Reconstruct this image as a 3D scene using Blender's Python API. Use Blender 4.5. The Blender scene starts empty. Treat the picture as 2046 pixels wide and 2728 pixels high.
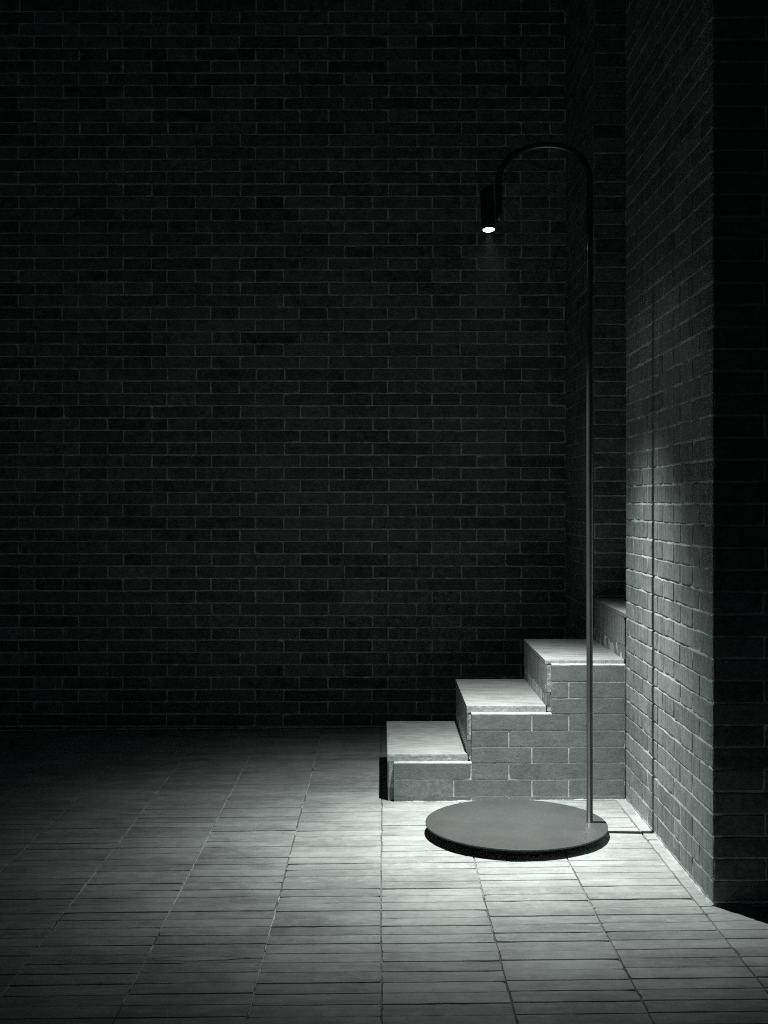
import bpy, math, random
import numpy as np
from mathutils import Vector, Matrix, noise as mnoise

SC = bpy.context.scene
COL = SC.collection

# ------------------------------------------------------------------ camera, sky, exposure
CAM_H = 1.09
FPX = 3072.0                       # focal length in pixels of the 2046 x 2728 photograph
PX0, PY0 = 1016.0, 1335.0          # vanishing point in the photograph
cam_d = bpy.data.cameras.new('camera')
cam = bpy.data.objects.new('camera', cam_d)
COL.objects.link(cam)
cam.location = (0, 0, CAM_H)
cam.rotation_euler = (math.radians(90), 0, 0)
cam_d.sensor_fit = 'VERTICAL'
cam_d.sensor_height = 36.0
cam_d.sensor_width = 27.0
cam_d.lens = 36.0 * FPX / 2728.0
cam_d.shift_x = (1023 - PX0) / 2728.0
cam_d.shift_y = -(1364 - PY0) / 2728.0
cam_d.clip_start = 0.05
cam_d.clip_end = 500
SC.camera = cam

world = bpy.data.worlds.new('World')
SC.world = world
world.use_nodes = True
wn, wl = world.node_tree.nodes, world.node_tree.links
wn.clear()
sky = wn.new('ShaderNodeTexSky')
sky.sky_type = 'NISHITA'
sky.sun_disc = False
sky.sun_elevation = math.radians(-4)     # night: the sun is below the horizon
sky.sun_rotation = math.radians(200)
hsv = wn.new('ShaderNodeHueSaturation')
hsv.inputs['Saturation'].default_value = 0.25
tint = wn.new('ShaderNodeMix'); tint.data_type = 'RGBA'; tint.blend_type = 'MULTIPLY'
tint.inputs['Factor'].default_value = 1.0
tint.inputs['B'].default_value = (0.50, 1.0, 0.99, 1)
bg = wn.new('ShaderNodeBackground'); bg.inputs['Strength'].default_value = 0.15
wo = wn.new('ShaderNodeOutputWorld')
wl.new(sky.outputs[0], hsv.inputs['Color'])
wl.new(hsv.outputs[0], tint.inputs['A'])
wl.new(tint.outputs['Result'], bg.inputs[0])
wl.new(bg.outputs[0], wo.inputs[0])

SC.view_settings.view_transform = 'Standard'
SC.view_settings.look = 'None'
SC.view_settings.exposure = 0.0
SC.view_settings.gamma = 1.0
SC.view_settings.use_curve_mapping = False
SC.render.engine = 'CYCLES'
SC.cycles.max_bounces = 8
SC.cycles.diffuse_bounces = 5
SC.cycles.use_denoising = False      # keeps the fine grain of the brick, as in the photograph
SC.cycles.denoiser = 'OPENIMAGEDENOISE'
SC.cycles.denoising_input_passes = 'RGB_ALBEDO_NORMAL'
SC.cycles.denoising_prefilter = 'ACCURATE'
SC.cycles.use_guiding = True
SC.cycles.filter_width = 1.15
SC.cycles.sample_clamp_indirect = 4.0

# lamp (its own light is built with the lamp further down)
LAMP_POWER = 485.0
BEAM_SIGMA = 16.0                  # degrees: the beam falls off as a soft bell round its axis
BEAM_TAIL = 0.0028
BEAM_CUT = (47.0, 29.0)            # degrees: where the slanted rim of the head cuts the beam off
RIM_LEAN = 6.0                     # degrees: the rim reaches lower on the pole's side
LAMP_COLOR = (0.965, 1.0, 0.97)

rng = random.Random(7)

# ------------------------------------------------------------------ helpers
def tag(o, label=None, cat=None, group=None, kind=None):
    if label: o['label'] = label
    if cat: o['category'] = cat
    if group: o['group'] = group
    if kind: o['kind'] = kind
    return o

def empty(name, loc):
    o = bpy.data.objects.new(name, None)
    COL.objects.link(o)
    o.location = loc
    o.empty_display_size = 0.1
    return o

def parent_to(o, p):
    o.parent = p
    o.matrix_parent_inverse = Matrix.Translation(-p.matrix_world.translation) if False else Matrix.Identity(4)
    # keep the world placement: every builder works in world coordinates, parents are only translated
    off = Vector((0, 0, 0)); q = p
    while q is not None:
        off += Vector(q.location); q = q.parent
    o.location = Vector(o.location) - off
    return o

class Acc:
    """collects faces for ONE mesh object, with a tone, a lime amount and a material slot per piece"""
    def __init__(self):
        self.v = []; self.f = []; self.m = []; self.tone = []; self.lime = []
    def add(self, verts, faces, mat=0, tone=0.5, lime=0.0):
        b = len(self.v)
        self.v.extend(verts)
        self.tone.extend([tone] * len(verts)); self.lime.extend([lime] * len(verts))
        for f in faces:
            self.f.append(tuple(i + b for i in f)); self.m.append(mat)
    def build(self, name, mats, parent=None, smooth=False, smooth_mats=()):
        me = bpy.data.meshes.new(name)
        me.from_pydata([tuple(p) for p in self.v], [], self.f)
        for m in mats: me.materials.append(m)
        me.polygons.foreach_set('material_index', self.m)
        if smooth:
            me.polygons.foreach_set('use_smooth', [True] * len(self.f))
        elif smooth_mats:
            me.polygons.foreach_set('use_smooth', [mi in smooth_mats for mi in self.m])
        a = me.attributes.new('tone', 'FLOAT', 'POINT'); a.data.foreach_set('value', self.tone)
        a = me.attributes.new('lime', 'FLOAT', 'POINT'); a.data.foreach_set('value', self.lime)
        me.update()
        o = bpy.data.objects.new(name, me)
        COL.objects.link(o)
        if parent is not None: parent_to(o, parent)
        return o

class Frame:
    """2-D brick plane: P = O + u U + v V + w N"""
    def __init__(self, O, U, V, N):
        self.O, self.U, self.V, self.N = Vector(O), Vector(U), Vector(V), Vector(N)
    def p(self, u, v, w):
        return self.O + u * self.U + v * self.V + w * self.N

def box(acc, x0, x1, y0, y1, z0, z1, mat=0, tone=0.5):
    vs = [Vector((x, y, z)) for x in (x0, x1) for y in (y0, y1) for z in (z0, z1)]
    fs = [(0, 1, 3, 2), (4, 6, 7, 5), (0, 4, 5, 1), (2, 3, 7, 6), (0, 2, 6, 4), (1, 5, 7, 3)]
    acc.add(vs, fs, mat, tone)

def brick(acc, fr, u0, u1, v0, v1, tone, lime, depth=0.012, jit=0.0007, off=0.0008, tilt=0.004, chip=0.12,
          bevel=0.0013, mat=0, wave=None, warp=None):
    """one hand-made brick: an uneven outline, a small rounded arris and a slightly tilted flat face"""
    w, h = u1 - u0, v1 - v0
    if w < 0.006 or h < 0.004: return
    nu = max(2, min(10, int(round(w / 0.035)))); nv = max(2, min(10, int(round(h / 0.02))))
    pts = []                                        # (u, v, inward u, inward v)
    for i in range(nu): pts.append((u0 + w * i / nu, v0, 0, 1, i == 0))
    for i in range(nv): pts.append((u1, v0 + h * i / nv, -1, 0, i == 0))
    for i in range(nu): pts.append((u1 - w * i / nu, v1, 0, -1, i == 0))
    for i in range(nv): pts.append((u0, v1 - h * i / nv, 1, 0, i == 0))
    n = len(pts)
    uc, vc = (u0 + u1) / 2, (v0 + v1) / 2
    o = rng.uniform(-off, off); tu = rng.uniform(-tilt, tilt); tv = rng.uniform(-tilt, tilt) * 1.6
    J = []
    for k in range(n):
        a = abs(rng.gauss(0, jit))
        if rng.random() < chip * 0.25: a += rng.uniform(0.001, 0.003)
        if pts[k][4] and rng.random() < chip: a += rng.uniform(0.001, 0.004)
        J.append(a)
    rings = [(-depth, 0.0, 0.0), (-bevel * 0.9, 0.15, 1.0), (-bevel * 0.25, 0.5, 1.1), (0.0, 1.0, 1.2)]
    vs = []
    for (wd, ins, jm) in rings:
        for k, (u, v, iu, iv, c) in enumerate(pts):
            d = ins * bevel + J[k] * jm
            if c:                                   # corner: move inwards on both axes
                du = 1 if u < uc else -1; dv = 1 if v < vc else -1
                uu, vv = u + du * d, v + dv * d
            else:
                uu, vv = u + iu * d, v + iv * d
            ww = wd + (o + tu * (uu - uc) + tv * (vv - vc) if wd > -depth + 1e-6 else 0)
            if wave: vv += wave(uu, vv)
            if warp: uu, vv = warp(uu, vv)
            vs.append(fr.p(uu, vv, ww))
    fs = []
    for r in range(len(rings) - 1):
        for k in range(n):
            k2 = (k + 1) % n
            fs.append((r * n + k, r * n + k2, (r + 1) * n + k2, (r + 1) * n + k))
    fs.append(tuple((len(rings) - 1) * n + k for k in range(n)))
    acc.add(vs, fs, mat, tone, lime)

def sheet(acc, fr, u0, u1, v0, v1, w, amp, step, mat, sc=14.0, seed=0.0, amp2=0.0, top=None):
    """an uneven sheet of mortar behind / between the bricks"""
    nu = max(1, int(math.ceil((u1 - u0) / step))); nv = max(1, int(math.ceil((v1 - v0) / step)))
    vs = []
    for j in range(nv + 1):
        for i in range(nu + 1):
            u = u0 + (u1 - u0) * i / nu; v = v0 + (v1 - v0) * j / nv
            d = amp * mnoise.noise(Vector((u * sc, v * sc, seed)))
            d += amp2 * mnoise.noise(Vector((u * 2.1, v * 2.6, seed + 9.1)))
            d += 0.35 * amp * mnoise.noise(Vector((u * sc * 3.1, v * sc * 3.1, seed + 3)))
            ww = w + d
            if top is not None: ww = min(ww, top)
            vs.append(fr.p(u, v, ww))
    fs = []
    for j in range(nv):
        for i in range(nu):
            a = j * (nu + 1) + i
            fs.append((a, a + 1, a + nu + 2, a + nu + 1))
    acc.add(vs, fs, mat, 0.5, 0.0)

def flemish_wall(acc, fr, u0, u1, v0, v1, bed, h, S, Hd, centre_a, a_parity=0, joint=0.0045, mat=0, flush0=False,
                 flush1=False, lime_fn=None, seed=0.0, **kw):
    """Flemish bond: header and stretcher by turns in every course, each header centred on a stretcher"""
    per = S + Hd
    k0 = int(math.floor((v0 - bed) / h)); k1 = int(math.ceil((v1 - bed) / h))
    for k in range(k0, k1 + 1):
        a, b = bed + k * h, bed + (k + 1) * h
        a2, b2 = max(a, v0), min(b, v1)
        if b2 - a2 < 0.008: continue
        c = centre_a if (k % 2) == a_parity else centre_a + per / 2
        c += rng.uniform(-0.004, 0.004)
        i0 = int(math.floor((u0 - c) / per)) - 1; i1 = int(math.ceil((u1 - c) / per)) + 1
        shift = rng.uniform(-0.0008, 0.0008)
        wv = lambda u, v, kk=k: 0.0016 * mnoise.noise(Vector((u * 3.2, kk * 1.7 + seed, 2.2))) + shift
        for i in range(i0, i1 + 1):
            for (s, e) in ((c + i * per - Hd / 2, c + i * per + Hd / 2),
                           (c + i * per + Hd / 2, c + (i + 1) * per - Hd / 2)):
                s2, e2 = max(s, u0), min(e, u1)
                if e2 - s2 < 0.012: continue
                j = joint * rng.uniform(0.75, 1.25) / 2; jv = joint * rng.uniform(0.75, 1.2) / 2
                left = rng.uniform(-0.0004, 0.0016) if (flush0 and s2 <= u0 + 1e-6) else j
                right = rng.uniform(0.0, 0.0014) if (flush1 and e2 >= u1 - 1e-6) else j
                tone = min(1, max(0, rng.gauss(0.5, 0.28)))
                lime = max(0.0, rng.gauss(0.0, 0.33)) if lime_fn is None else lime_fn((s2 + e2) / 2, (a2 + b2) / 2)
                brick(acc, fr, s2 + left + rng.uniform(-.001, .001) * (left > 0), e2 - right, a2 + jv, b2 - jv, tone, lime,
                      wave=wv, mat=mat, **kw)

# ------------------------------------------------------------------ materials
class NT:
    def __init__(self, name):
        self.m = bpy.data.materials.new(name); self.m.use_nodes = True
        self.t = self.m.node_tree; self.n = self.t.nodes; self.l = self.t.links
        self.bsdf = self.n['Principled BSDF']
        self.co = self.n.new('ShaderNodeTexCoord')
    def link(self, a, b): self.l.new(a, b)
    def noise(self, scale, detail=4, rough=0.55, stretch=None, coord='Object'):
        t = self.n.new('ShaderNodeTexNoise')
        t.inputs['Scale'].default_value = scale; t.inputs['Detail'].default_value = detail
        t.inputs['Roughness'].default_value = rough
        mp = self.n.new('ShaderNodeMapping')
        if stretch: mp.inputs['Scale'].default_value = stretch
        self.link(self.co.outputs[coord], mp.inputs['Vector'])
        self.link(mp.outputs['Vector'], t.inputs['Vector'])
        return t.outputs['Fac']
    def ramp(self, fac, stops):
        r = self.n.new('ShaderNodeValToRGB')
        el = r.color_ramp.elements
        el[0].position = stops[0][0]; el[0].color = stops[0][1]
        el[1].position = stops[-1][0]; el[1].color = stops[-1][1]
        for p, c in stops[1:-1]:
            e = el.new(p); e.color = c
        self.link(fac, r.inputs['Fac'])
        return r.outputs['Color']
    def fr(self, fac, a, b, lo=0.0, hi=1.0):
        r = self.n.new('ShaderNodeMapRange')
        r.inputs['From Min'].default_value = a; r.inputs['From Max'].default_value = b
        r.inputs['To Min'].default_value = lo; r.inputs['To Max'].default_value = hi
        self.link(fac, r.inputs['Value'])
        return r.outputs['Result']
    def math(self, op, a, b=None):
        r = self.n.new('ShaderNodeMath'); r.operation = op
        for i, x in enumerate((a, b)):
            if x is None: continue
            if isinstance(x, (int, float)): r.inputs[i].default_value = x
            else: self.link(x, r.inputs[i])
        return r.outputs[0]
    def mix(self, fac, a, b, mode='MIX'):
        r = self.n.new('ShaderNodeMix'); r.data_type = 'RGBA'; r.blend_type = mode
        for key, x in (('Factor', fac), ('A', a), ('B', b)):
            if isinstance(x, (int, float)): r.inputs[key].default_value = x
            elif isinstance(x, tuple): r.inputs[key].default_value = x
            else: self.link(x, r.inputs[key])
        return r.outputs['Result']
    def attr(self, name):
        a = self.n.new('ShaderNodeAttribute'); a.attribute_name = name
        return a.outputs['Fac']
    def bump(self, h, strength, dist, prev=None):
        b = self.n.new('ShaderNodeBump')
        b.inputs['Strength'].default_value = strength; b.inputs['Distance'].default_value = dist
        self.link(h, b.inputs['Height'])
        if prev is not None: self.link(prev, b.inputs['Normal'])
        return b.outputs['Normal']
    def out(self, color, rough, normal=None):
        self.link(color, self.bsdf.inputs['Base Color']) if not isinstance(color, tuple) else \
            setattr(self.bsdf.inputs['Base Color'], 'default_value', color)
        if isinstance(rough, (int, float)): self.bsdf.inputs['Roughness'].default_value = rough
        else: self.link(rough, self.bsdf.inputs['Roughness'])
        if normal is not None: self.link(normal, self.bsdf.inputs['Normal'])
        return self.m

def grey(v, t=0.015):
    return (v * (0.955 - t), v, v * (0.985 - t * 0.1), 1)

def brick_material(name, lo, hi, lime=0.34, streak=(1, 1, 1), streak_amt=0.5, lime_amt=0.8, pits=0.6, mott=1.0, tint=0.07):
    t = NT(name)
    G = lambda v: grey(v, tint)
    tone = t.attr('tone'); lm = t.attr('lime')
    mid = (lo * hi) ** 0.5
    n1 = t.noise(13, 8, 0.66)
    f = t.math('ADD', t.math('MULTIPLY', t.fr(n1, 0.38, 0.62), 0.45), t.math('MULTIPLY', tone, 0.55))
    col = t.mix(f, G(lo), G(hi))
    st = t.noise(1.0, 6, 0.7, stretch=streak)
    col = t.mix(t.fr(st, 0.50, 0.70, 0, streak_amt), col, G(lime * 0.7))
    col = t.mix(t.fr(st, 0.46, 0.30, 0, streak_amt), col, G(lo * 0.6))
    # lime bloom: cloudy, streaky stains with shapes of their own
    n2 = t.noise(3.3, 9, 0.74)
    n3 = t.noise(40, 9, 0.82)
    mk = t.math('MULTIPLY', t.fr(n2, 0.5, 0.72), t.fr(n3, 0.40, 0.74))
    mk2 = t.math('MULTIPLY', t.fr(n3, 0.46, 0.80), lm)
    mk = t.math('MINIMUM', t.math('ADD', t.math('MULTIPLY', mk, 0.5), mk2), 1.0)
    col = t.mix(t.math('MULTIPLY', mk, lime_amt), col, G(lime))
    n6 = t.noise(55, 7, 0.78)
    col = t.mix(t.fr(n6, 0.50, 0.34, 0, 0.75 * mott), col, G(lo * 0.45))
    col = t.mix(t.fr(n6, 0.53, 0.66, 0, 0.55 * mott), col, G(hi * 1.35))
    # fine speckle
    n4 = t.noise(260, 4, 0.75)
    col = t.mix(t.fr(n4, 0.60, 0.74, 0, 0.55), col, G(lime * 1.1))
    col = t.mix(t.fr(n4, 0.26, 0.40, 0.55, 0), col, G(lo * 0.35))
    nb = t.bump(n6, 0.55 * pits, 0.004)
    nb = t.bump(n4, 0.30 * pits, 0.0010, nb)
    nb = t.bump(st, 0.25, 0.002, nb)
    return t.out(col, t.fr(n1, 0.3, 0.7, 0.68, 0.88), nb)

def mortar_material(name, v):
    t = NT(name)
    n1 = t.noise(23, 7, 0.65); n2 = t.noise(260, 3, 0.6)
    col = t.mix(t.fr(n1, 0.3, 0.72), grey(v * 0.45), grey(v * 1.2))
    col = t.mix(t.fr(t.noise(3.5, 7, 0.7), 0.40, 0.60, 0.45, 0), col, grey(v * 0.4))
    nb = t.bump(n2, 0.5, 0.0012)
    return t.out(col, 0.92, nb)

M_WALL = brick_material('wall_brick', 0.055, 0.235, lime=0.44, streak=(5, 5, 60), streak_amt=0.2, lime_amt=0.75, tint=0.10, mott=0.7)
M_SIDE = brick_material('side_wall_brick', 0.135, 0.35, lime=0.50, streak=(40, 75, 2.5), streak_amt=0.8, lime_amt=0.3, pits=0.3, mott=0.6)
M_STEP = brick_material('step_brick', 0.17, 0.29, lime=0.50, streak=(9, 9, 30), streak_amt=0.12, pits=0.8, mott=0.4, tint=0.05)
M_MORTAR = mortar_material('mortar', 0.80)
M_LIME = mortar_material('lime_mortar', 0.84)
M_JOINT = mortar_material('joint_sand', 0.20)
M_DIRT = mortar_material('joint_grit', 0.34)

def paving_material():
    t = NT('paving_brick')
    tone = t.attr('tone'); lm = t.attr('lime')
    n1 = t.noise(1.0, 7, 0.7, stretch=(6, 26, 6))
    n2 = t.noise(2.6, 8, 0.7)
    f = t.math('ADD', t.math('MULTIPLY', t.fr(n1, 0.38, 0.62), 0.35), t.math('MULTIPLY', tone, 0.35))
    f = t.math('ADD', f, t.math('MULTIPLY', t.fr(n2, 0.40, 0.60), 0.40))
    f = t.math('SUBTRACT', f, 0.05)
    col = t.mix(f, grey(0.20), grey(0.50))
    n6 = t.noise(1.0, 8, 0.78, stretch=(15, 48, 15))
    col = t.mix(t.fr(n6, 0.52, 0.70, 0, 0.45), col, grey(0.19))
    col = t.mix(t.fr(n6, 0.46, 0.30, 0, 0.5), col, grey(0.62))
    st = t.noise(1.0, 6, 0.75, stretch=(12, 150, 12))
    col = t.mix(t.fr(st, 0.54, 0.72, 0, 0.3), col, grey(0.16))
    n3 = t.noise(34, 9, 0.8)
    col = t.mix(t.math('MULTIPLY', t.fr(n3, 0.50, 0.74), t.math('ADD', lm, 0.15)), col, grey(0.66))
    col = t.mix(t.fr(n3, 0.44, 0.28, 0, 0.5), col, grey(0.13))
    n4 = t.noise(260, 4, 0.75)
    col = t.mix(t.fr(n4, 0.60, 0.76, 0, 0.55), col, grey(0.66))
    col = t.mix(t.fr(n4, 0.40, 0.26, 0, 0.5), col, grey(0.12))
    nb = t.bump(t.noise(18, 6, 0.6), 0.4, 0.005)
    nb = t.bump(n6, 0.3, 0.002, nb)
    nb = t.bump(n4, 0.3, 0.0010, nb)
    return t.out(col, 0.75, nb)
M_PAVE = paving_material()

def tread_material(name, stretch, lo=0.26, hi=0.56):
    t = NT(name)
    n1 = t.noise(1.0, 7, 0.7, stretch=stretch)
    n2 = t.noise(8, 7, 0.68)
    f = t.math('ADD', t.math('MULTIPLY', t.fr(n1, 0.38, 0.62), 0.6), t.math('MULTIPLY', t.fr(n2, 0.36, 0.64), 0.4))
    col = t.mix(f, grey(lo), grey(hi))
    n5 = t.noise(1.0, 6, 0.78, stretch=tuple(q * 2.2 for q in stretch))
    col = t.mix(t.fr(n5, 0.50, 0.68, 0, 0.5), col, grey(lo * 0.6))
    col = t.mix(t.fr(n5, 0.48, 0.32, 0, 0.55), col, grey(hi * 1.2))
    n4 = t.noise(280, 4, 0.78)
    col = t.mix(t.fr(n4, 0.58, 0.74, 0, 0.5), col, grey(hi * 1.25))
    col = t.mix(t.fr(n4, 0.42, 0.28, 0, 0.6), col, grey(lo * 0.4))
    nb = t.bump(n5, 0.5, 0.002)
    nb = t.bump(n4, 0.4, 0.0012, nb)
    return t.out(col, 0.8, nb)
M_TREAD = tread_material('pale_step_stone', (5, 55, 30))
M_RISER = tread_material('pale_riser_stone', (40, 60, 4), 0.13, 0.36)

def rough_end_material():
    t = NT('rough_stone_end')
    n1 = t.noise(60, 7, 0.7); n4 = t.noise(420, 4, 0.7)
    col = t.mix(t.fr(n1, 0.3, 0.7), grey(0.34), grey(0.58))
    col = t.mix(t.fr(n4, 0.3, 0.45, 0.55, 0), col, grey(0.14))
    nb = t.bump(n4, 0.8, 0.003)
    nb = t.bump(n1, 0.6, 0.004, nb)
    return t.out(col, 0.9, nb)
M_END = rough_end_material()

def paint_material(name, v, rough, grain=0.5, coat=0.0):
    t = NT(name)
    n4 = t.noise(230, 4, 0.8); n1 = t.noise(5, 5, 0.6)
    col = t.mix(t.fr(n1, 0.3, 0.7), grey(v * 0.9), grey(v * 1.1))
    col = t.mix(t.fr(n4, 0.56, 0.72, 0, grain), col, grey(v * 2.2))
    nb = t.bump(n4, 0.35, 0.0006)
    t.bsdf.inputs['Coat Weight'].default_value = coat
    t.bsdf.inputs['Coat Roughness'].default_value = 0.14
    return t.out(col, t.fr(n1, 0.3, 0.7, rough - 0.05, rough + 0.08), nb)
M_BASE = paint_material('textured_lamp_paint', 0.058, 0.5, 0.9)
M_POLE = paint_material('black_lamp_paint', 0.030, 0.28, 0.5, 1.0)

def lens_material():
    m = bpy.data.materials.new('lit_lens'); m.use_nodes = True
    b = m.node_tree.nodes['Principled BSDF']
    b.inputs['Base Color'].default_value = (0.8, 0.8, 0.8, 1)
    b.inputs['Emission Color'].default_value = (0.97, 1.0, 0.98, 1)
    b.inputs['Emission Strength'].default_value = 12.0
    return m
M_LENS = lens_material()

# ------------------------------------------------------------------ places (metres, camera at x = y = 0)
X_WALL = 0.890           # face of the right-hand wall
Y_PIER = 3.094           # near end of that wall
Y_STEP = 4.200           # its far end = front of the steps
Y_JAMB = 4.850           # far side of the opening = back of the steps
Y_BACK = 5.606           # back wall
Z_TOP = 5.0
def ground_z(x): return 0.0106 * (x - 0.56)

# ------------------------------------------------------------------ ground and paving
g = Acc()
g.add([Vector((x, y, ground_z(max(-8, min(8, x))) - 0.045)) for y in (-40, 60) for x in (-60, -8, 8, 60)],
      [(0, 1, 5, 4), (1, 2, 6, 5), (2, 3, 7, 6)], 0)
tag(g.build('ground', [M_JOINT]), kind='structure')

PV = Frame((0, 0, ground_z(0)), (1, 0, 0.0106), (0, 1, 0), (0, 0, 1))
pv = Acc()
sheet(pv, PV, -5.0, 3.2, 0.3, Y_BACK + 0.01, -0.0034, 0.0040, 0.016, 2, sc=11, seed=4.0, top=-0.0036)
CW = 0.2840
ROWH = 0.0577
rows = []
y = 3.0919
while y > 0.3: y -= ROWH
while y < Y_BACK + 0.02:
    rows.append(y + rng.uniform(-0.0022, 0.0022)); y += ROWH
for c in range(-18, 12):
    xa, xb = c * CW, (c + 1) * CW
    colshift = rng.uniform(-0.004, 0.004)
    w1 = lambda u, v, cc=c: (u + 0.0035 * mnoise.noise(Vector((v * 1.3, round(u / CW) * 3.7, 0.5)))
                             + 0.0020 * mnoise.noise(Vector((v * 13.0, round(u / CW) * 5.1, 1.5))), v)
    for r in range(len(rows) - 1):
        ya, yb = rows[r] + colshift, rows[r + 1] + colshift
        if r + 1 < len(rows): yb = min(yb, Y_BACK + 0.004)
        x0, x1 = xa, xb
        if ya > Y_BACK - 0.02: continue
        if c == 2: x1 = 0.853
        if c >= 3:
            if yb > Y_PIER + 0.03: continue
            if c == 3: x0 = 0.853
        tight = rng.random()
        g2 = 0.0004 + (0.0012 * rng.random() ** 1.5 if tight < 0.72 else 0.0)
        rise = max(-0.0012, rng.gauss(0, 0.0006))
        kw = dict(depth=0.012, jit=0.0007, off=0.0, tilt=0.003, chip=0.14, bevel=0.0012, warp=w1)
        fr = Frame(PV.O + PV.N * rise, PV.U, PV.V, PV.N)
        tone = min(1, max(0, rng.gauss(0.5, 0.34))); lime = max(0, rng.gauss(0, 0.3))
        mid = (ya + yb) / 2
        if c == -2 and abs(mid - 2.775) < 0.03:          # the broken brick: a jagged split across its length
            n = 30
            A, B, C, D = [], [], [], []
            for i in range(n + 1):
                u = x0 + 0.0015 + (x1 - x0 - 0.003) * i / n
                q = i / n
                a_ = ya + 0.024 + 0.020 * math.sin(math.pi * min(1, q * 1.05)) ** 1.3 * (1 - 0.45 * q) + rng.uniform(-0.0010, 0.0010)
                b_ = ya + 0.020 + 0.016 * max(0, q - 0.45) - 0.010 * math.sin(math.pi * q) + rng.uniform(-0.0012, 0.0012)
                ga = 0.0003 + 0.0009 * abs(math.sin(q * 5.1 + 1.0)); gb = 0.0002 + 0.0011 * max(0.0, math.sin(q * 4.0 - 1.0))
                A.append((u, a_ + ga)); B.append((u, a_ - ga)); C.append((u, b_ + gb)); D.append((u, b_ - gb))
            for poly, wz, tn in (([(x0 + 0.0015, ya + 0.001)] + D + [(x1 - 0.0015, ya + 0.001)], -0.0006, 0.45),
                                 (C + B[::-1], 0.0004, 0.7),
                                 (A + [(x1 - 0.0015, yb - 0.001), (x0 + 0.0015, yb - 0.001)], 0.0004, 0.5)):
                k = len(poly)
                vs = [fr.p(u, v, wz + 0.0007 * mnoise.noise(Vector((u * 40, v * 90, tn)))) for u, v in poly] + [fr.p(u, v, -0.012) for u, v in poly]
                pv.add(vs, [tuple(range(k))] + [(i, (i + 1) % k, k + (i + 1) % k, k + i) for i in range(k)], 0, tn, 0.1)
            continue
        brick(pv, fr, x0 + 0.0008 + rng.uniform(0, .001), x1 - 0.0008 - rng.uniform(0, .001), ya + g2, yb - g2, tone, lime, **kw)
    # sandy lime in the long joint on the column's right-hand side
    if xb < 3.0:
        yend = Y_BACK if c < 2 else (Y_BACK if c == 2 else Y_PIER)
        n = int((yend - 0.3) / 0.012)
        xr = 0.853 if c == 2 else xb
        vs, fs = [], []
        for i in range(n + 1):
            v = 0.3 + (yend - 0.3) * i / n
            xx = w1(xr, v)[0]
            d = -0.0022 + 0.0030 * mnoise.noise(Vector((v * 9, xr * 7, 0.2))) + 0.0012 * mnoise.noise(Vector((v * 60, xr, 8)))
            if c >= -1: d -= 0.0012
            d -= 0.0025 * max(0.0, mnoise.noise(Vector((v * 1.1, xr * 3, 5.5)))) * 2
            vs += [PV.p(xx - 0.004, v, d - 0.001), PV.p(xx, v, d), PV.p(xx + 0.004, v, d - 0.001)]
        for i in range(n):
            a = i * 3
            fs += [(a, a + 1, a + 4, a + 3), (a + 1, a + 2, a + 5, a + 4)]
        pv.add(vs, fs, 1 if c < -1 else 3, 0.5, 0)
# narrow border course along the right-hand wall, bricks laid lengthwise
yy = 3.094
while yy < Y_STEP + 0.02:
    L = 0.300 + rng.uniform(-0.012, 0.012)
    brick(pv, PV, 0.8545, X_WALL + 0.002, yy + 0.0015, min(yy + L, Y_STEP + 0.02) - 0.0015, rng.uniform(0.4, 0.9), 0.2,
          jit=0.0009, off=0.0012, tilt=0.004, chip=0.25)
    yy += L
def bead(p0, p1, nrm, seed, size):
    n = int((p1 - p0).length / 0.006)
    vs, fs = [], []
    for i in range(n + 1):
        p = p0.lerp(p1, i / n)
        p = Vector((p.x, p.y, ground_z(p.x)))
        k = size * max(0.12, 0.55 + 1.1 * mnoise.noise(Vector((i * 0.11, seed, 0))) + 0.6 * mnoise.noise(Vector((i * 0.7, seed, 4))))
        vs += [p - nrm * 0.004 + Vector((0, 0, k)), p + nrm * k * 0.45 + Vector((0, 0, k * 0.55)), p + nrm * k * 1.3 + Vector((0, 0, -0.002))]
    for i in range(n):
        a = i * 3
        fs += [(a, a + 1, a + 4, a + 3), (a + 1, a + 2, a + 5, a + 4)]
    pv.add(vs, fs, 1, 0.5, 0)
bead(Vector((X_WALL, Y_PIER + 0.004, 0)), Vector((X_WALL, Y_STEP, 0)), Vector((-1, 0, 0)), 1.0, 0.0055)
bead(Vector((0.047, Y_STEP, 0)), Vector((X_WALL, Y_STEP, 0)), Vector((0, -1, 0)), 2.0, 0.0045)
bead(Vector((-5, Y_BACK, 0)), Vector((X_WALL, Y_BACK, 0)), Vector((0, -1, 0)), 3.0, 0.006)
bead(Vector((X_WALL + 0.01, Y_PIER, 0)), Vector((3.0, Y_PIER, 0)), Vector((0, -1, 0)), 4.0, 0.004)
tag(pv.build('pavement', [M_PAVE, M_MORTAR, M_JOINT, M_DIRT]), kind='structure')

# ------------------------------------------------------------------ walls
def clumps(u, v, s, lo=0.12):
    q = mnoise.noise(Vector((u * 0.9, v * 0.9, s)))
    return max(0.0, rng.gauss(-0.05, 0.32) + max(0, q - lo) * 1.6)

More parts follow.
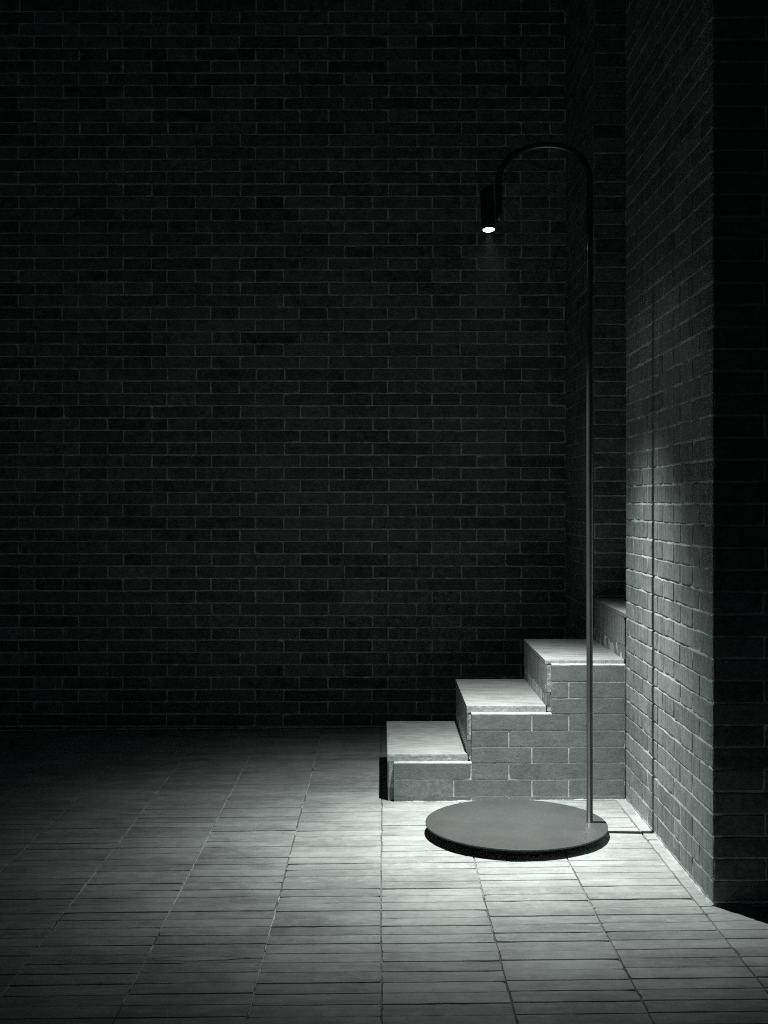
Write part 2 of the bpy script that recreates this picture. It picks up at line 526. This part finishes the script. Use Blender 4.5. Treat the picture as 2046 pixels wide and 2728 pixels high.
# back wall
bw = Acc()
FB = Frame((0, Y_BACK, 0), (1, 0, 0), (0, 0, 1), (0, -1, 0))
flemish_wall(bw, FB, -5.0, 0.94, -0.08, Z_TOP, 0.0546, 0.05993, 0.2915, 0.1382, -1.4017, a_parity=1, joint=0.0055, bevel=0.0008, jit=0.0009, off=0.0005, tilt=0.003,
             seed=1.0, lime_fn=lambda u, v: 2.2 * clumps(u, v, 3.0), chip=0.09)
sheet(bw, FB, -5.0, 0.94, -0.08, Z_TOP, -0.0024, 0.0018, 0.016, 1, sc=17, seed=1.0, amp2=0.0012, top=-0.0009)
box(bw, -5.0, 0.94, Y_BACK + 0.02, Y_BACK + 0.25, -0.1, Z_TOP, 1)
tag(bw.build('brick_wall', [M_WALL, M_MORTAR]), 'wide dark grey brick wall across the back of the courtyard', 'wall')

# stub of wall between the steps and the back wall, with the far jamb of the opening
sw = Acc()
FS = Frame((X_WALL + 0.004, 0, 0), (0, 1, 0), (0, 0, 1), (-1, 0, 0))
bedj = 3.152 - 0.06 * 60
flemish_wall(sw, FS, Y_JAMB + 0.0015, Y_BACK - 0.001, -0.08, Z_TOP, bedj, 0.06, 0.288, 0.137, Y_JAMB + 0.0685, joint=0.0048,
             flush0=True, seed=5.0, mat=0, lime_fn=lambda u, v: clumps(u, v, 7.0, 0.0))
sheet(sw, FS, Y_JAMB + 0.0025, Y_BACK, -0.08, Z_TOP, -0.0024, 0.0018, 0.016, 2, sc=15, seed=2.0, top=-0.0012)
FJ = Frame((0, Y_JAMB, 0), (1, 0, 0), (0, 0, 1), (0, -1, 0))
flemish_wall(sw, FJ, X_WALL + 0.004, 2.6, 0.5, Z_TOP, bedj, 0.06, 0.288, 0.137, X_WALL + 0.004 + 0.0685, a_parity=1, joint=0.0048,
             flush0=True, seed=6.0, mat=1)
sheet(sw, FJ, X_WALL + 0.0065, 2.6, 0.45, Z_TOP, -0.0024, 0.0016, 0.02, 2, sc=15, seed=3.0, top=-0.0012)
box(sw, X_WALL + 0.020, 2.6, Y_JAMB + 0.016, Y_BACK - 0.03, -0.08, Z_TOP, 2)
tag(sw.build('brick_wall', [M_SIDE, M_WALL, M_MORTAR]), 'narrow return of brick wall between the stair opening and the back wall', 'wall')

# near right-hand wall: its face toward the court and its end toward the camera
rw = Acc()
FR = Frame((X_WALL, 0, 0), (0, 1, 0), (0, 0, 1), (-1, 0, 0))
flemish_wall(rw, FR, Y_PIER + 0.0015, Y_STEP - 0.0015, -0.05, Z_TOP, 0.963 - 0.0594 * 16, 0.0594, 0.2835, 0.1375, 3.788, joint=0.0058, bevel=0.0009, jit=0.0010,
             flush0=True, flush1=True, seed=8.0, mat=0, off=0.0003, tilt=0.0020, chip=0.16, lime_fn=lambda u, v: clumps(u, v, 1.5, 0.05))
sheet(rw, FR, Y_PIER + 0.0025, Y_STEP - 0.003, -0.05, Z_TOP, -0.0020, 0.0022, 0.009, 2, sc=19, seed=4.4, amp2=0.0010, top=-0.0008)
FP = Frame((0, Y_PIER, 0), (1, 0, 0), (0, 0, 1), (0, -1, 0))
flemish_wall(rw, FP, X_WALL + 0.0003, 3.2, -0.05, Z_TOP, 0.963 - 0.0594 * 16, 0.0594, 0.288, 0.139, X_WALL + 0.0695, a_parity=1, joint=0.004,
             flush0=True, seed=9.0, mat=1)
sheet(rw, FP, X_WALL + 0.0025, 3.2, -0.05, Z_TOP, -0.0024, 0.0016, 0.02, 2, sc=15, seed=5.0, top=-0.0012)
box(rw, X_WALL + 0.016, 3.2, Y_PIER + 0.016, Y_STEP - 0.001, -0.05, Z_TOP, 2)
tag(rw.build('brick_wall', [M_SIDE, M_WALL, M_MORTAR]), 'lit side wall of brick on the right with its dark end facing the viewer', 'wall')

# ------------------------------------------------------------------ brick steps
stairs = empty('brick_staircase', (0.02, Y_STEP, ground_z(0.02)))
tag(stairs, 'flight of brick steps with pale treads climbing right into the wall opening', 'stairs')
XR = [0.022, 0.312, 0.598, 0.884, 1.171]           # faces of the risers
XF = [0.0453, 0.3287, 0.620]                       # left ends of the brick facing
TZ = [0.165, 0.342, 0.5105, 0.683]                 # tread tops
BEDS = [0.4933, 0.4324, 0.3718, 0.3147, 0.2549, 0.1946, 0.136, 0.0769, 0.0158, -0.0432]
Y_L = Y_STEP + 0.017                               # front of treads and risers, set back from the brick facing
Y_E = Y_JAMB - 0.004

fc = Acc()
FF = Frame((0, Y_STEP, 0), (1, 0, 0), (0, 0, 1), (0, -1, 0))
for i in range(9):
    zt, zb = BEDS[i], BEDS[i + 1]
    xs = XF[2] if i < 3 else XF[1] if i < 6 else XF[0]
    joints = [0.2635 - 0.284, 0.2635, 0.548, 0.682] if i % 2 == 1 else [0.0455, 0.3275, 0.464, 0.7585]
    js = [xs] + [j for j in joints if j > xs + 0.03] + [0.8885]
    wv = lambda u, v, kk=i: 0.0012 * mnoise.noise(Vector((u * 4, kk * 2.1, 7.7)))
    for a, b in zip(js[:-1], js[1:]):
        brick(fc, FF, a + (0.0020 if a > xs else 0), b - 0.0020, max(zb, -0.03) + 0.0018, zt - 0.0018, rng.uniform(0.2, 0.8),
              max(0, rng.gauss(0.1, 0.3)), depth=0.05, jit=0.0004, off=0.0004, tilt=0.0025, chip=0.06, bevel=0.0011, wave=wv)
# mortar between and over the facing bricks
for (x0, x1, zt) in ((XF[0] + 0.001, XF[1], 0.136), (XF[1] + 0.0005, XF[2], 0.3147), (XF[2] + 0.0005, 0.8885, 0.4933)):
    sheet(fc, FF, x0, x1, -0.04, zt - 0.003, -0.0016, 0.0016, 0.008, 1, sc=20, seed=x0 * 7, top=-0.0013)
    nx = int((x1 - x0 + 0.02) / 0.008)
    prof = [(0.0030, -0.003), (0.0006, -0.0012), (0.0022, 0.0010), (0.008, 0.0018), (0.019, 0.0026)]
    vs, fs = [], []
    x1e = x1 + (0.022 if x1 < 0.8 else 0)
    for i in range(nx + 1):
        x = x0 + (x1e - x0) * i / nx
        q = 0.0012 * mnoise.noise(Vector((x * 30, zt * 9, 0)))
        for (yy, zz) in prof: vs.append(Vector((x, Y_STEP + yy - q * 0.8, zt + zz + q * 0.7)))
    P = len(prof)
    for i in range(nx):
        for k in range(P - 1):
            a = i * P + k
            fs.append((a, a + P, a + P + 1, a + 1))
    fc.add(vs, fs, 1, 0.5, 0)
fc.build('brick_facing', [M_STEP, M_LIME], stairs)

def slab(name, x0, x1, y0, y1, z0, z1, mats, seed):
    """a pale step stone: chipped front edge, rough front, slightly worn top"""
    a = Acc()
    nx = max(4, int((x1 - x0) / 0.007)); ny = 22; nz = 4
    def edge(x, z):
        e = 0.0009 * mnoise.noise(Vector((x * 55, z * 80, seed))) + 0.0012 * mnoise.noise(Vector((x * 13, z * 30, seed + 2)))
        c = mnoise.noise(Vector((x * 26, 0.0, seed + 5)))
        if c > 0.42 and z > z1 - 0.02: e += (c - 0.42) * 0.018
        return e
    def droop(x):
        c = mnoise.noise(Vector((x * 31, 1.0, seed + 8)))
        return 0.0010 * mnoise.noise(Vector((x * 60, 0, seed))) + max(0, c - 0.35) * 0.008
    # top
    vs, fs = [], []
    for j in range(ny + 1):
        q = (j / ny) ** 1.7
        for i in range(nx + 1):
            x = x0 + (x1 - x0) * i / nx
            yy = y0 + (y1 - y0) * q
            z = z1 + 0.0006 * mnoise.noise(Vector((x * 12, yy * 40, seed)))
            if i == 0: z -= 0.0015; x += 0.0006 * mnoise.noise(Vector((0, yy * 60, seed)))
            if j == 0: yy += edge(x, z1) + 0.0012; z -= 0.0014 + droop(x)
            if j == 1: yy = max(yy, y0 + edge(x, z1) + 0.004); z -= droop(x) * 0.15
            vs.append(Vector((x, yy, z)))
    for j in range(ny):
        for i in range(nx):
            b = j * (nx + 1) + i
            fs.append((b, b + 1, b + nx + 2, b + nx + 1))
    a.add(vs, fs, 0)
    # front
    vs, fs = [], []
    for k in range(nz + 1):
        for i in range(nx + 1):
            x = x0 + (x1 - x0) * i / nx
            t = k / nz
            z = z0 + (z1 - 0.0014 - droop(x) - z0) * t
            yy = y0 + (edge(x, z1) + 0.0012 if k == nz else edge(x, z))
            vs.append(Vector((x, yy, z)))
    for k in range(nz):
        for i in range(nx):
            b = k * (nx + 1) + i
            fs.append((b, b + nx + 1, b + nx + 2, b + 1))
    a.add(vs, fs, 1)
    # left end, right end, back, underside
    a.add([Vector((x0, y0 + .003, z0)), Vector((x0, y1, z0)), Vector((x0, y1, z1 - .0015)), Vector((x0, y0 + .003, z1 - .003))], [(0, 1, 2, 3)], 2)
    a.add([Vector((x1, y0, z0)), Vector((x1, y1, z0)), Vector((x1, y1, z1)), Vector((x1, y0, z1 - .002))], [(0, 3, 2, 1)], 2)
    a.add([Vector((x0, y1, z0)), Vector((x1, y1, z0)), Vector((x1, y1, z1)), Vector((x0, y1, z1))], [(0, 1, 2, 3)], 2)
    a.add([Vector((x0, y0, z0)), Vector((x1, y0, z0)), Vector((x1, y1, z0)), Vector((x0, y1, z0))], [(0, 3, 2, 1)], 2)
    return a.build(name, mats, stairs, smooth_mats=(0,))

BT = [0.136, 0.3147, 0.4933, 0.665]
for k in range(4):
    z0 = BT[k] + 0.0022
    slab('tread', XR[k], XR[k + 1] + 0.0040 if k < 3 else 1.60, Y_L if k < 3 else Y_STEP + 0.002, Y_E, z0, TZ[k], [M_TREAD, M_END, M_RISER], 3.1 * k + 1)
    # riser: bricks on edge over a low course, with thin pale joints between them
    r = Acc()
    zb = (TZ[k - 1] if k else ground_z(0.02))
    zl = zb + 0.050                                  # top of the low course
    FX = Frame((XR[k] + 0.0006, 0, 0), (0, 1, 0), (0, 0, 1), (-1, 0, 0))
    yy = Y_L
    while yy < Y_E - 0.004:
        wd = rng.choice((0.0577, 0.0577, 0.0577, 0.03))
        ye = min(yy + wd, Y_E)
        brick(r, FX, yy + (0.0009 if yy > Y_L else 0), ye - 0.0009, zl + 0.0015, z0 - 0.0006, rng.uniform(0.1, 0.9), max(0, rng.gauss(.1, .3)),
              depth=0.006, jit=0.0003, off=0.0002, tilt=0.0015, chip=0.03, bevel=0.0009, mat=0)
        yy = ye
    yy = Y_L
    while yy < Y_E - 0.01:
        ye = min(yy + 0.285, Y_E)
        brick(r, Frame((XR[k] + 0.0024, 0, 0), (0, 1, 0), (0, 0, 1), (-1, 0, 0)), yy, ye - 0.003, zb + 0.001, zl - 0.0012,
              rng.uniform(0.2, 0.7), 0.1, depth=0.006, jit=0.0005, off=0.0005, mat=1)
        yy = ye
    sheet(r, FX, Y_L + 0.002, Y_E - 0.001, zb - 0.01, z0 - 0.0006, -0.0018, 0.0012, 0.012, 2, sc=22, seed=k * 3.0, top=-0.0014)
    # the riser's rough end, seen from the front
    if k < 3:
        FE = Frame((0, Y_L + 0.0012, 0), (1, 0, 0), (0, 0, 1), (0, -1, 0))
        sheet(r, FE, XR[k] + 0.0012, XF[k] + 0.004, zl, z0 - 0.0003, 0.0, 0.0016, 0.004, 3, sc=60, seed=k + 0.3)
        brick(r, FE, XR[k] + 0.0036, XF[k] - 0.0012, zb - (0.02 if k == 0 else -0.002), zl - 0.0022, 0.5, 0.2, depth=0.02, jit=0.0006, mat=1, tilt=0.0, off=0.0)
        box(r, XR[k] + 0.008, XF[k] + 0.004, Y_L + 0.004, Y_L + 0.03, zb - 0.02, z0 - 0.001, 2)
    r.build('riser', [M_RISER, M_STEP, M_MORTAR, M_END], stairs)
# solid core of the flight
co = Acc()
for k in range(4):
    x0 = XR[k] + 0.012; x1 = (XR[k + 1] + 0.011) if k < 3 else 1.59
    y0 = Y_STEP + 0.022 if k < 3 else Y_STEP + 0.004
    box(co, x0, x1, y0, Y_E - 0.003, -0.03, BT[k] + 0.001, 0)
co.build('core', [M_MORTAR], stairs)

# ------------------------------------------------------------------ floor lamp
def at(px, py, d):
    return Vector(((px - PX0) * d / FPX, d, CAM_H - (py - PY0) * d / FPX))

D_POLE, D_HEAD = 3.800, 3.835
X_POLE = (1570.8 - PX0) * D_POLE / FPX
DISC_C = Vector((0.4427, 3.793, 0.0))
DISC_R = 0.2975
DISC_Z = 0.033
lamp = empty('floor_lamp', (DISC_C.x, DISC_C.y, ground_z(DISC_C.x)))
tag(lamp, 'slim black arched lamp, lit, standing on a round disc base before the steps', 'lamp')

def lathe(acc, c, prof, n=96, mat=0, axis=None):
    """prof: (radius, height) pairs turned round the vertical through c"""
    vs, fs = [], []
    for (r, z) in prof:
        for i in range(n):
            t = 2 * math.pi * i / n
            vs.append(Vector((r * math.cos(t), r * math.sin(t), z)))
    for k in range(len(prof) - 1):
        for i in range(n):
            j = (i + 1) % n
            fs.append((k * n + i, k * n + j, (k + 1) * n + j, (k + 1) * n + i))
    for k in (0, len(prof) - 1):
        fs.append(tuple(k * n + i for i in range(n)))
    if axis is not None: vs = [axis @ v for v in vs]
    acc.add([c + v for v in vs], fs, mat)

a = Acc()
R = DISC_R
lathe(a, Vector((DISC_C.x, DISC_C.y, 0)), [(R - 0.0008, DISC_Z - 0.0052), (R, DISC_Z - 0.0044), (R, DISC_Z - 0.0009), (R - 0.0003, DISC_Z - 0.0003), (R - 0.0010, DISC_Z)], n=256)
base = a.build('base_disc', [M_BASE], lamp)
a = Acc()
lathe(a, Vector((DISC_C.x, DISC_C.y, 0)), [(R - 0.055, ground_z(DISC_C.x) - 0.002), (R - 0.055, DISC_Z - 0.0056)], n=96)
a.build('foot', [M_POLE], lamp)

# upright and arched arm: one bent tube
path = [Vector((X_POLE, D_POLE, DISC_Z + 0.0005)), Vector((X_POLE, D_POLE, 1.2))]
S0 = (1571.2, 484.0); S1 = (1459.0, 387.0); S2 = (1327.3, 487.0)
scr = []
for i in range(0, 25):                               # right quarter
    t = math.pi / 2 * i / 24
    e = 2 / 2.18
    scr.append((S1[0] + (S0[0] - S1[0]) * math.cos(t) ** e, S0[1] + (S1[1] - S0[1]) * math.sin(t) ** e))
for i in range(1, 25):                               # left quarter
    t = math.pi / 2 * i / 24
    e = 2 / 2.04
    scr.append((S1[0] + (S2[0] - S1[0]) * math.sin(t) ** e, S2[1] + (S1[1] - S2[1]) * math.cos(t) ** e))
for (px, py) in scr:
    d = D_POLE + (D_HEAD - D_POLE) * (S0[0] - px) / (S0[0] - S2[0])
    path.append(at(px, py, d))
arm_end = at(1329.6, 590.0, D_HEAD)
path.append(path[-1].lerp(arm_end, 0.5)); path.append(arm_end)

def tube(acc, path, r, n=24, mat=0):
    vs, fs = [], []
    prev = Vector((0, 1, 0))
    for i, p in enumerate(path):
        t = (path[min(i + 1, len(path) - 1)] - path[max(i - 1, 0)]).normalized()
        s = (prev - t * prev.dot(t)).normalized(); b = t.cross(s); prev = s
        for k in range(n):
            q = 2 * math.pi * k / n
            vs.append(p + r * (math.cos(q) * s + math.sin(q) * b))
    m = len(path)
    for i in range(m - 1):
        for k in range(n):
            j = (k + 1) % n
            fs.append((i * n + k, i * n + j, (i + 1) * n + j, (i + 1) * n + k))
    fs.append(tuple(range(n))); fs.append(tuple((m - 1) * n + k for k in range(n)))
    acc.add(vs, fs, mat)

a = Acc()
tube(a, path, 0.0104)
pole = a.build('pole', [M_POLE], lamp)
pole.data.polygons.foreach_set('use_smooth', [len(f.vertices) == 4 for f in pole.data.polygons])
a = Acc()
lathe(a, Vector((X_POLE, D_POLE, 0)), [(0.0122, DISC_Z + 0.0002), (0.0122, DISC_Z + 0.0016), (0.0108, DISC_Z + 0.0024)], n=32)
a.build('weld_ring', [M_POLE], pole)

# head: a cylinder with a slanted top, fixed beside the end of the arm
HR = 0.0243
TILT = Matrix.Rotation(math.radians(-1.6), 3, 'Y') @ Matrix.Rotation(math.radians(-10.0), 3, 'X')
bot = at(1302.0, 613.0, D_HEAD - 0.002)
def head_pt(r, t, z): return bot + TILT @ Vector((r * math.cos(t), r * math.sin(t), z))
a = Acc()
n = 48
H0 = 0.147
ringsv = []
for (r, z) in ((0.0190, 0.0016), (0.0203, 0.0), (0.0212, 0.0012), (0.0222, 0.012), (HR, 0.045), (HR, 0.085)):
    ringsv.append([head_pt(r, 2 * math.pi * i / n, z) for i in range(n)])
def slant(x): return H0 + 0.0140 * (x / HR)
ringsv.append([head_pt(HR, 2 * math.pi * i / n, slant(HR * math.cos(2 * math.pi * i / n)) - 0.0012) for i in range(n)])
ringsv.append([head_pt(HR - 0.0014, 2 * math.pi * i / n, slant(HR * math.cos(2 * math.pi * i / n))) for i in range(n)])
vs = [v for rg in ringsv for v in rg]; fs = []
for k in range(len(ringsv) - 1):
    for i in range(n):
        j = (i + 1) % n
        fs.append((k * n + i, k * n + j, (k + 1) * n + j, (k + 1) * n + i))
fs.append(tuple((len(ringsv) - 1) * n + i for i in range(n)))
a.add(vs, fs, 0)
head = a.build('lamp_head', [M_POLE], lamp)
head.data.polygons.foreach_set('use_smooth', [len(f.vertices) == 4 for f in head.data.polygons])
a = Acc()
a.add([head_pt(0.0190 * s, 2 * math.pi * i / n, z) for (s, z) in ((1.0, 0.0014), (0.8, -0.0010), (0.45, -0.0028)) for i in range(n)] + [head_pt(0, 0, -0.0034)],
      [(k * n + i, k * n + (i + 1) % n, (k + 1) * n + (i + 1) % n, (k + 1) * n + i) for k in range(2) for i in range(n)] +
      [(2 * n + i, 2 * n + (i + 1) % n, 3 * n) for i in range(n)], 0)
lens = a.build('lens', [M_LENS], head, smooth=True)

def beam(name, power, aim, radius):
    d = bpy.data.lights.new(name, 'SPOT')
    d.energy = power; d.color = LAMP_COLOR
    d.spot_size = math.radians(150); d.spot_blend = 0.6; d.shadow_soft_size = radius
    d.use_nodes = True
    nt = d.node_tree; em = nt.nodes['Emission']
    tc = nt.nodes.new('ShaderNodeTexCoord'); sx = nt.nodes.new('ShaderNodeSeparateXYZ')
    nt.links.new(tc.outputs['Normal'], sx.inputs[0])
    def m(op, a, b=None):
        q = nt.nodes.new('ShaderNodeMath'); q.operation = op
        for k, x in enumerate((a, b)):
            if x is None: continue
            if isinstance(x, (int, float)): q.inputs[k].default_value = x
            else: nt.links.new(x, q.inputs[k])
        return q.outputs[0]
    ang = m('ARCCOSINE', m('MINIMUM', m('ABSOLUTE', sx.outputs['Z']), 1.0))
    t = m('DIVIDE', ang, math.radians(BEAM_SIGMA))
    g = m('EXPONENT', m('MULTIPLY', m('MULTIPLY', t, t), -0.5))
    mr = nt.nodes.new('ShaderNodeMapRange'); mr.interpolation_type = 'SMOOTHSTEP'
    mr.inputs['From Min'].default_value = math.radians(BEAM_CUT[0]); mr.inputs['From Max'].default_value = math.radians(BEAM_CUT[1])
    p = head_pt(0, 0, -0.0060)
    R3 = (Vector(aim) - p).to_track_quat('-Z', 'Y').to_matrix()
    c = R3.transposed() @ Vector((-math.sin(math.radians(RIM_LEAN)), 0.0, -math.cos(math.radians(RIM_LEAN)))).normalized()
    dt = nt.nodes.new('ShaderNodeVectorMath'); dt.operation = 'DOT_PRODUCT'
    nt.links.new(tc.outputs['Normal'], dt.inputs[0]); dt.inputs[1].default_value = c
    nt.links.new(m('ARCCOSINE', m('MINIMUM', m('ABSOLUTE', dt.outputs['Value']), 1.0)), mr.inputs['Value'])
    g = m('MULTIPLY', g, mr.outputs['Result'])
    nt.links.new(m('ADD', m('MULTIPLY', g, 1 - BEAM_TAIL), BEAM_TAIL), em.inputs['Strength'])
    o = bpy.data.objects.new(name, d)
    COL.objects.link(o)
    p = head_pt(0, 0, -0.0060)
    o.location = p
    o.rotation_euler = (Vector(aim) - p).to_track_quat('-Z', 'Y').to_euler()
    parent_to(o, head)
    return o
beam('lamp_beam', LAMP_POWER, (0.45, 3.78, 0.0), 0.013)

# ------------------------------------------------------------------ the faint mist that shows the beam under the lens
hz = Acc()
box(hz, -9.0, 9.0, -3.0, 9.0, -1.3, 5.6, 0)
mh = bpy.data.materials.new('mist'); mh.use_nodes = True
nt = mh.node_tree; nt.nodes.clear()
pvn = nt.nodes.new('ShaderNodeVolumePrincipled'); mo = nt.nodes.new('ShaderNodeOutputMaterial')
pvn.inputs['Color'].default_value = (0.93, 1.0, 0.97, 1)
pvn.inputs['Density'].default_value = 0.00025
nt.links.new(pvn.outputs[0], mo.inputs['Volume'])
tag(hz.build('haze', [mh]), kind='stuff')
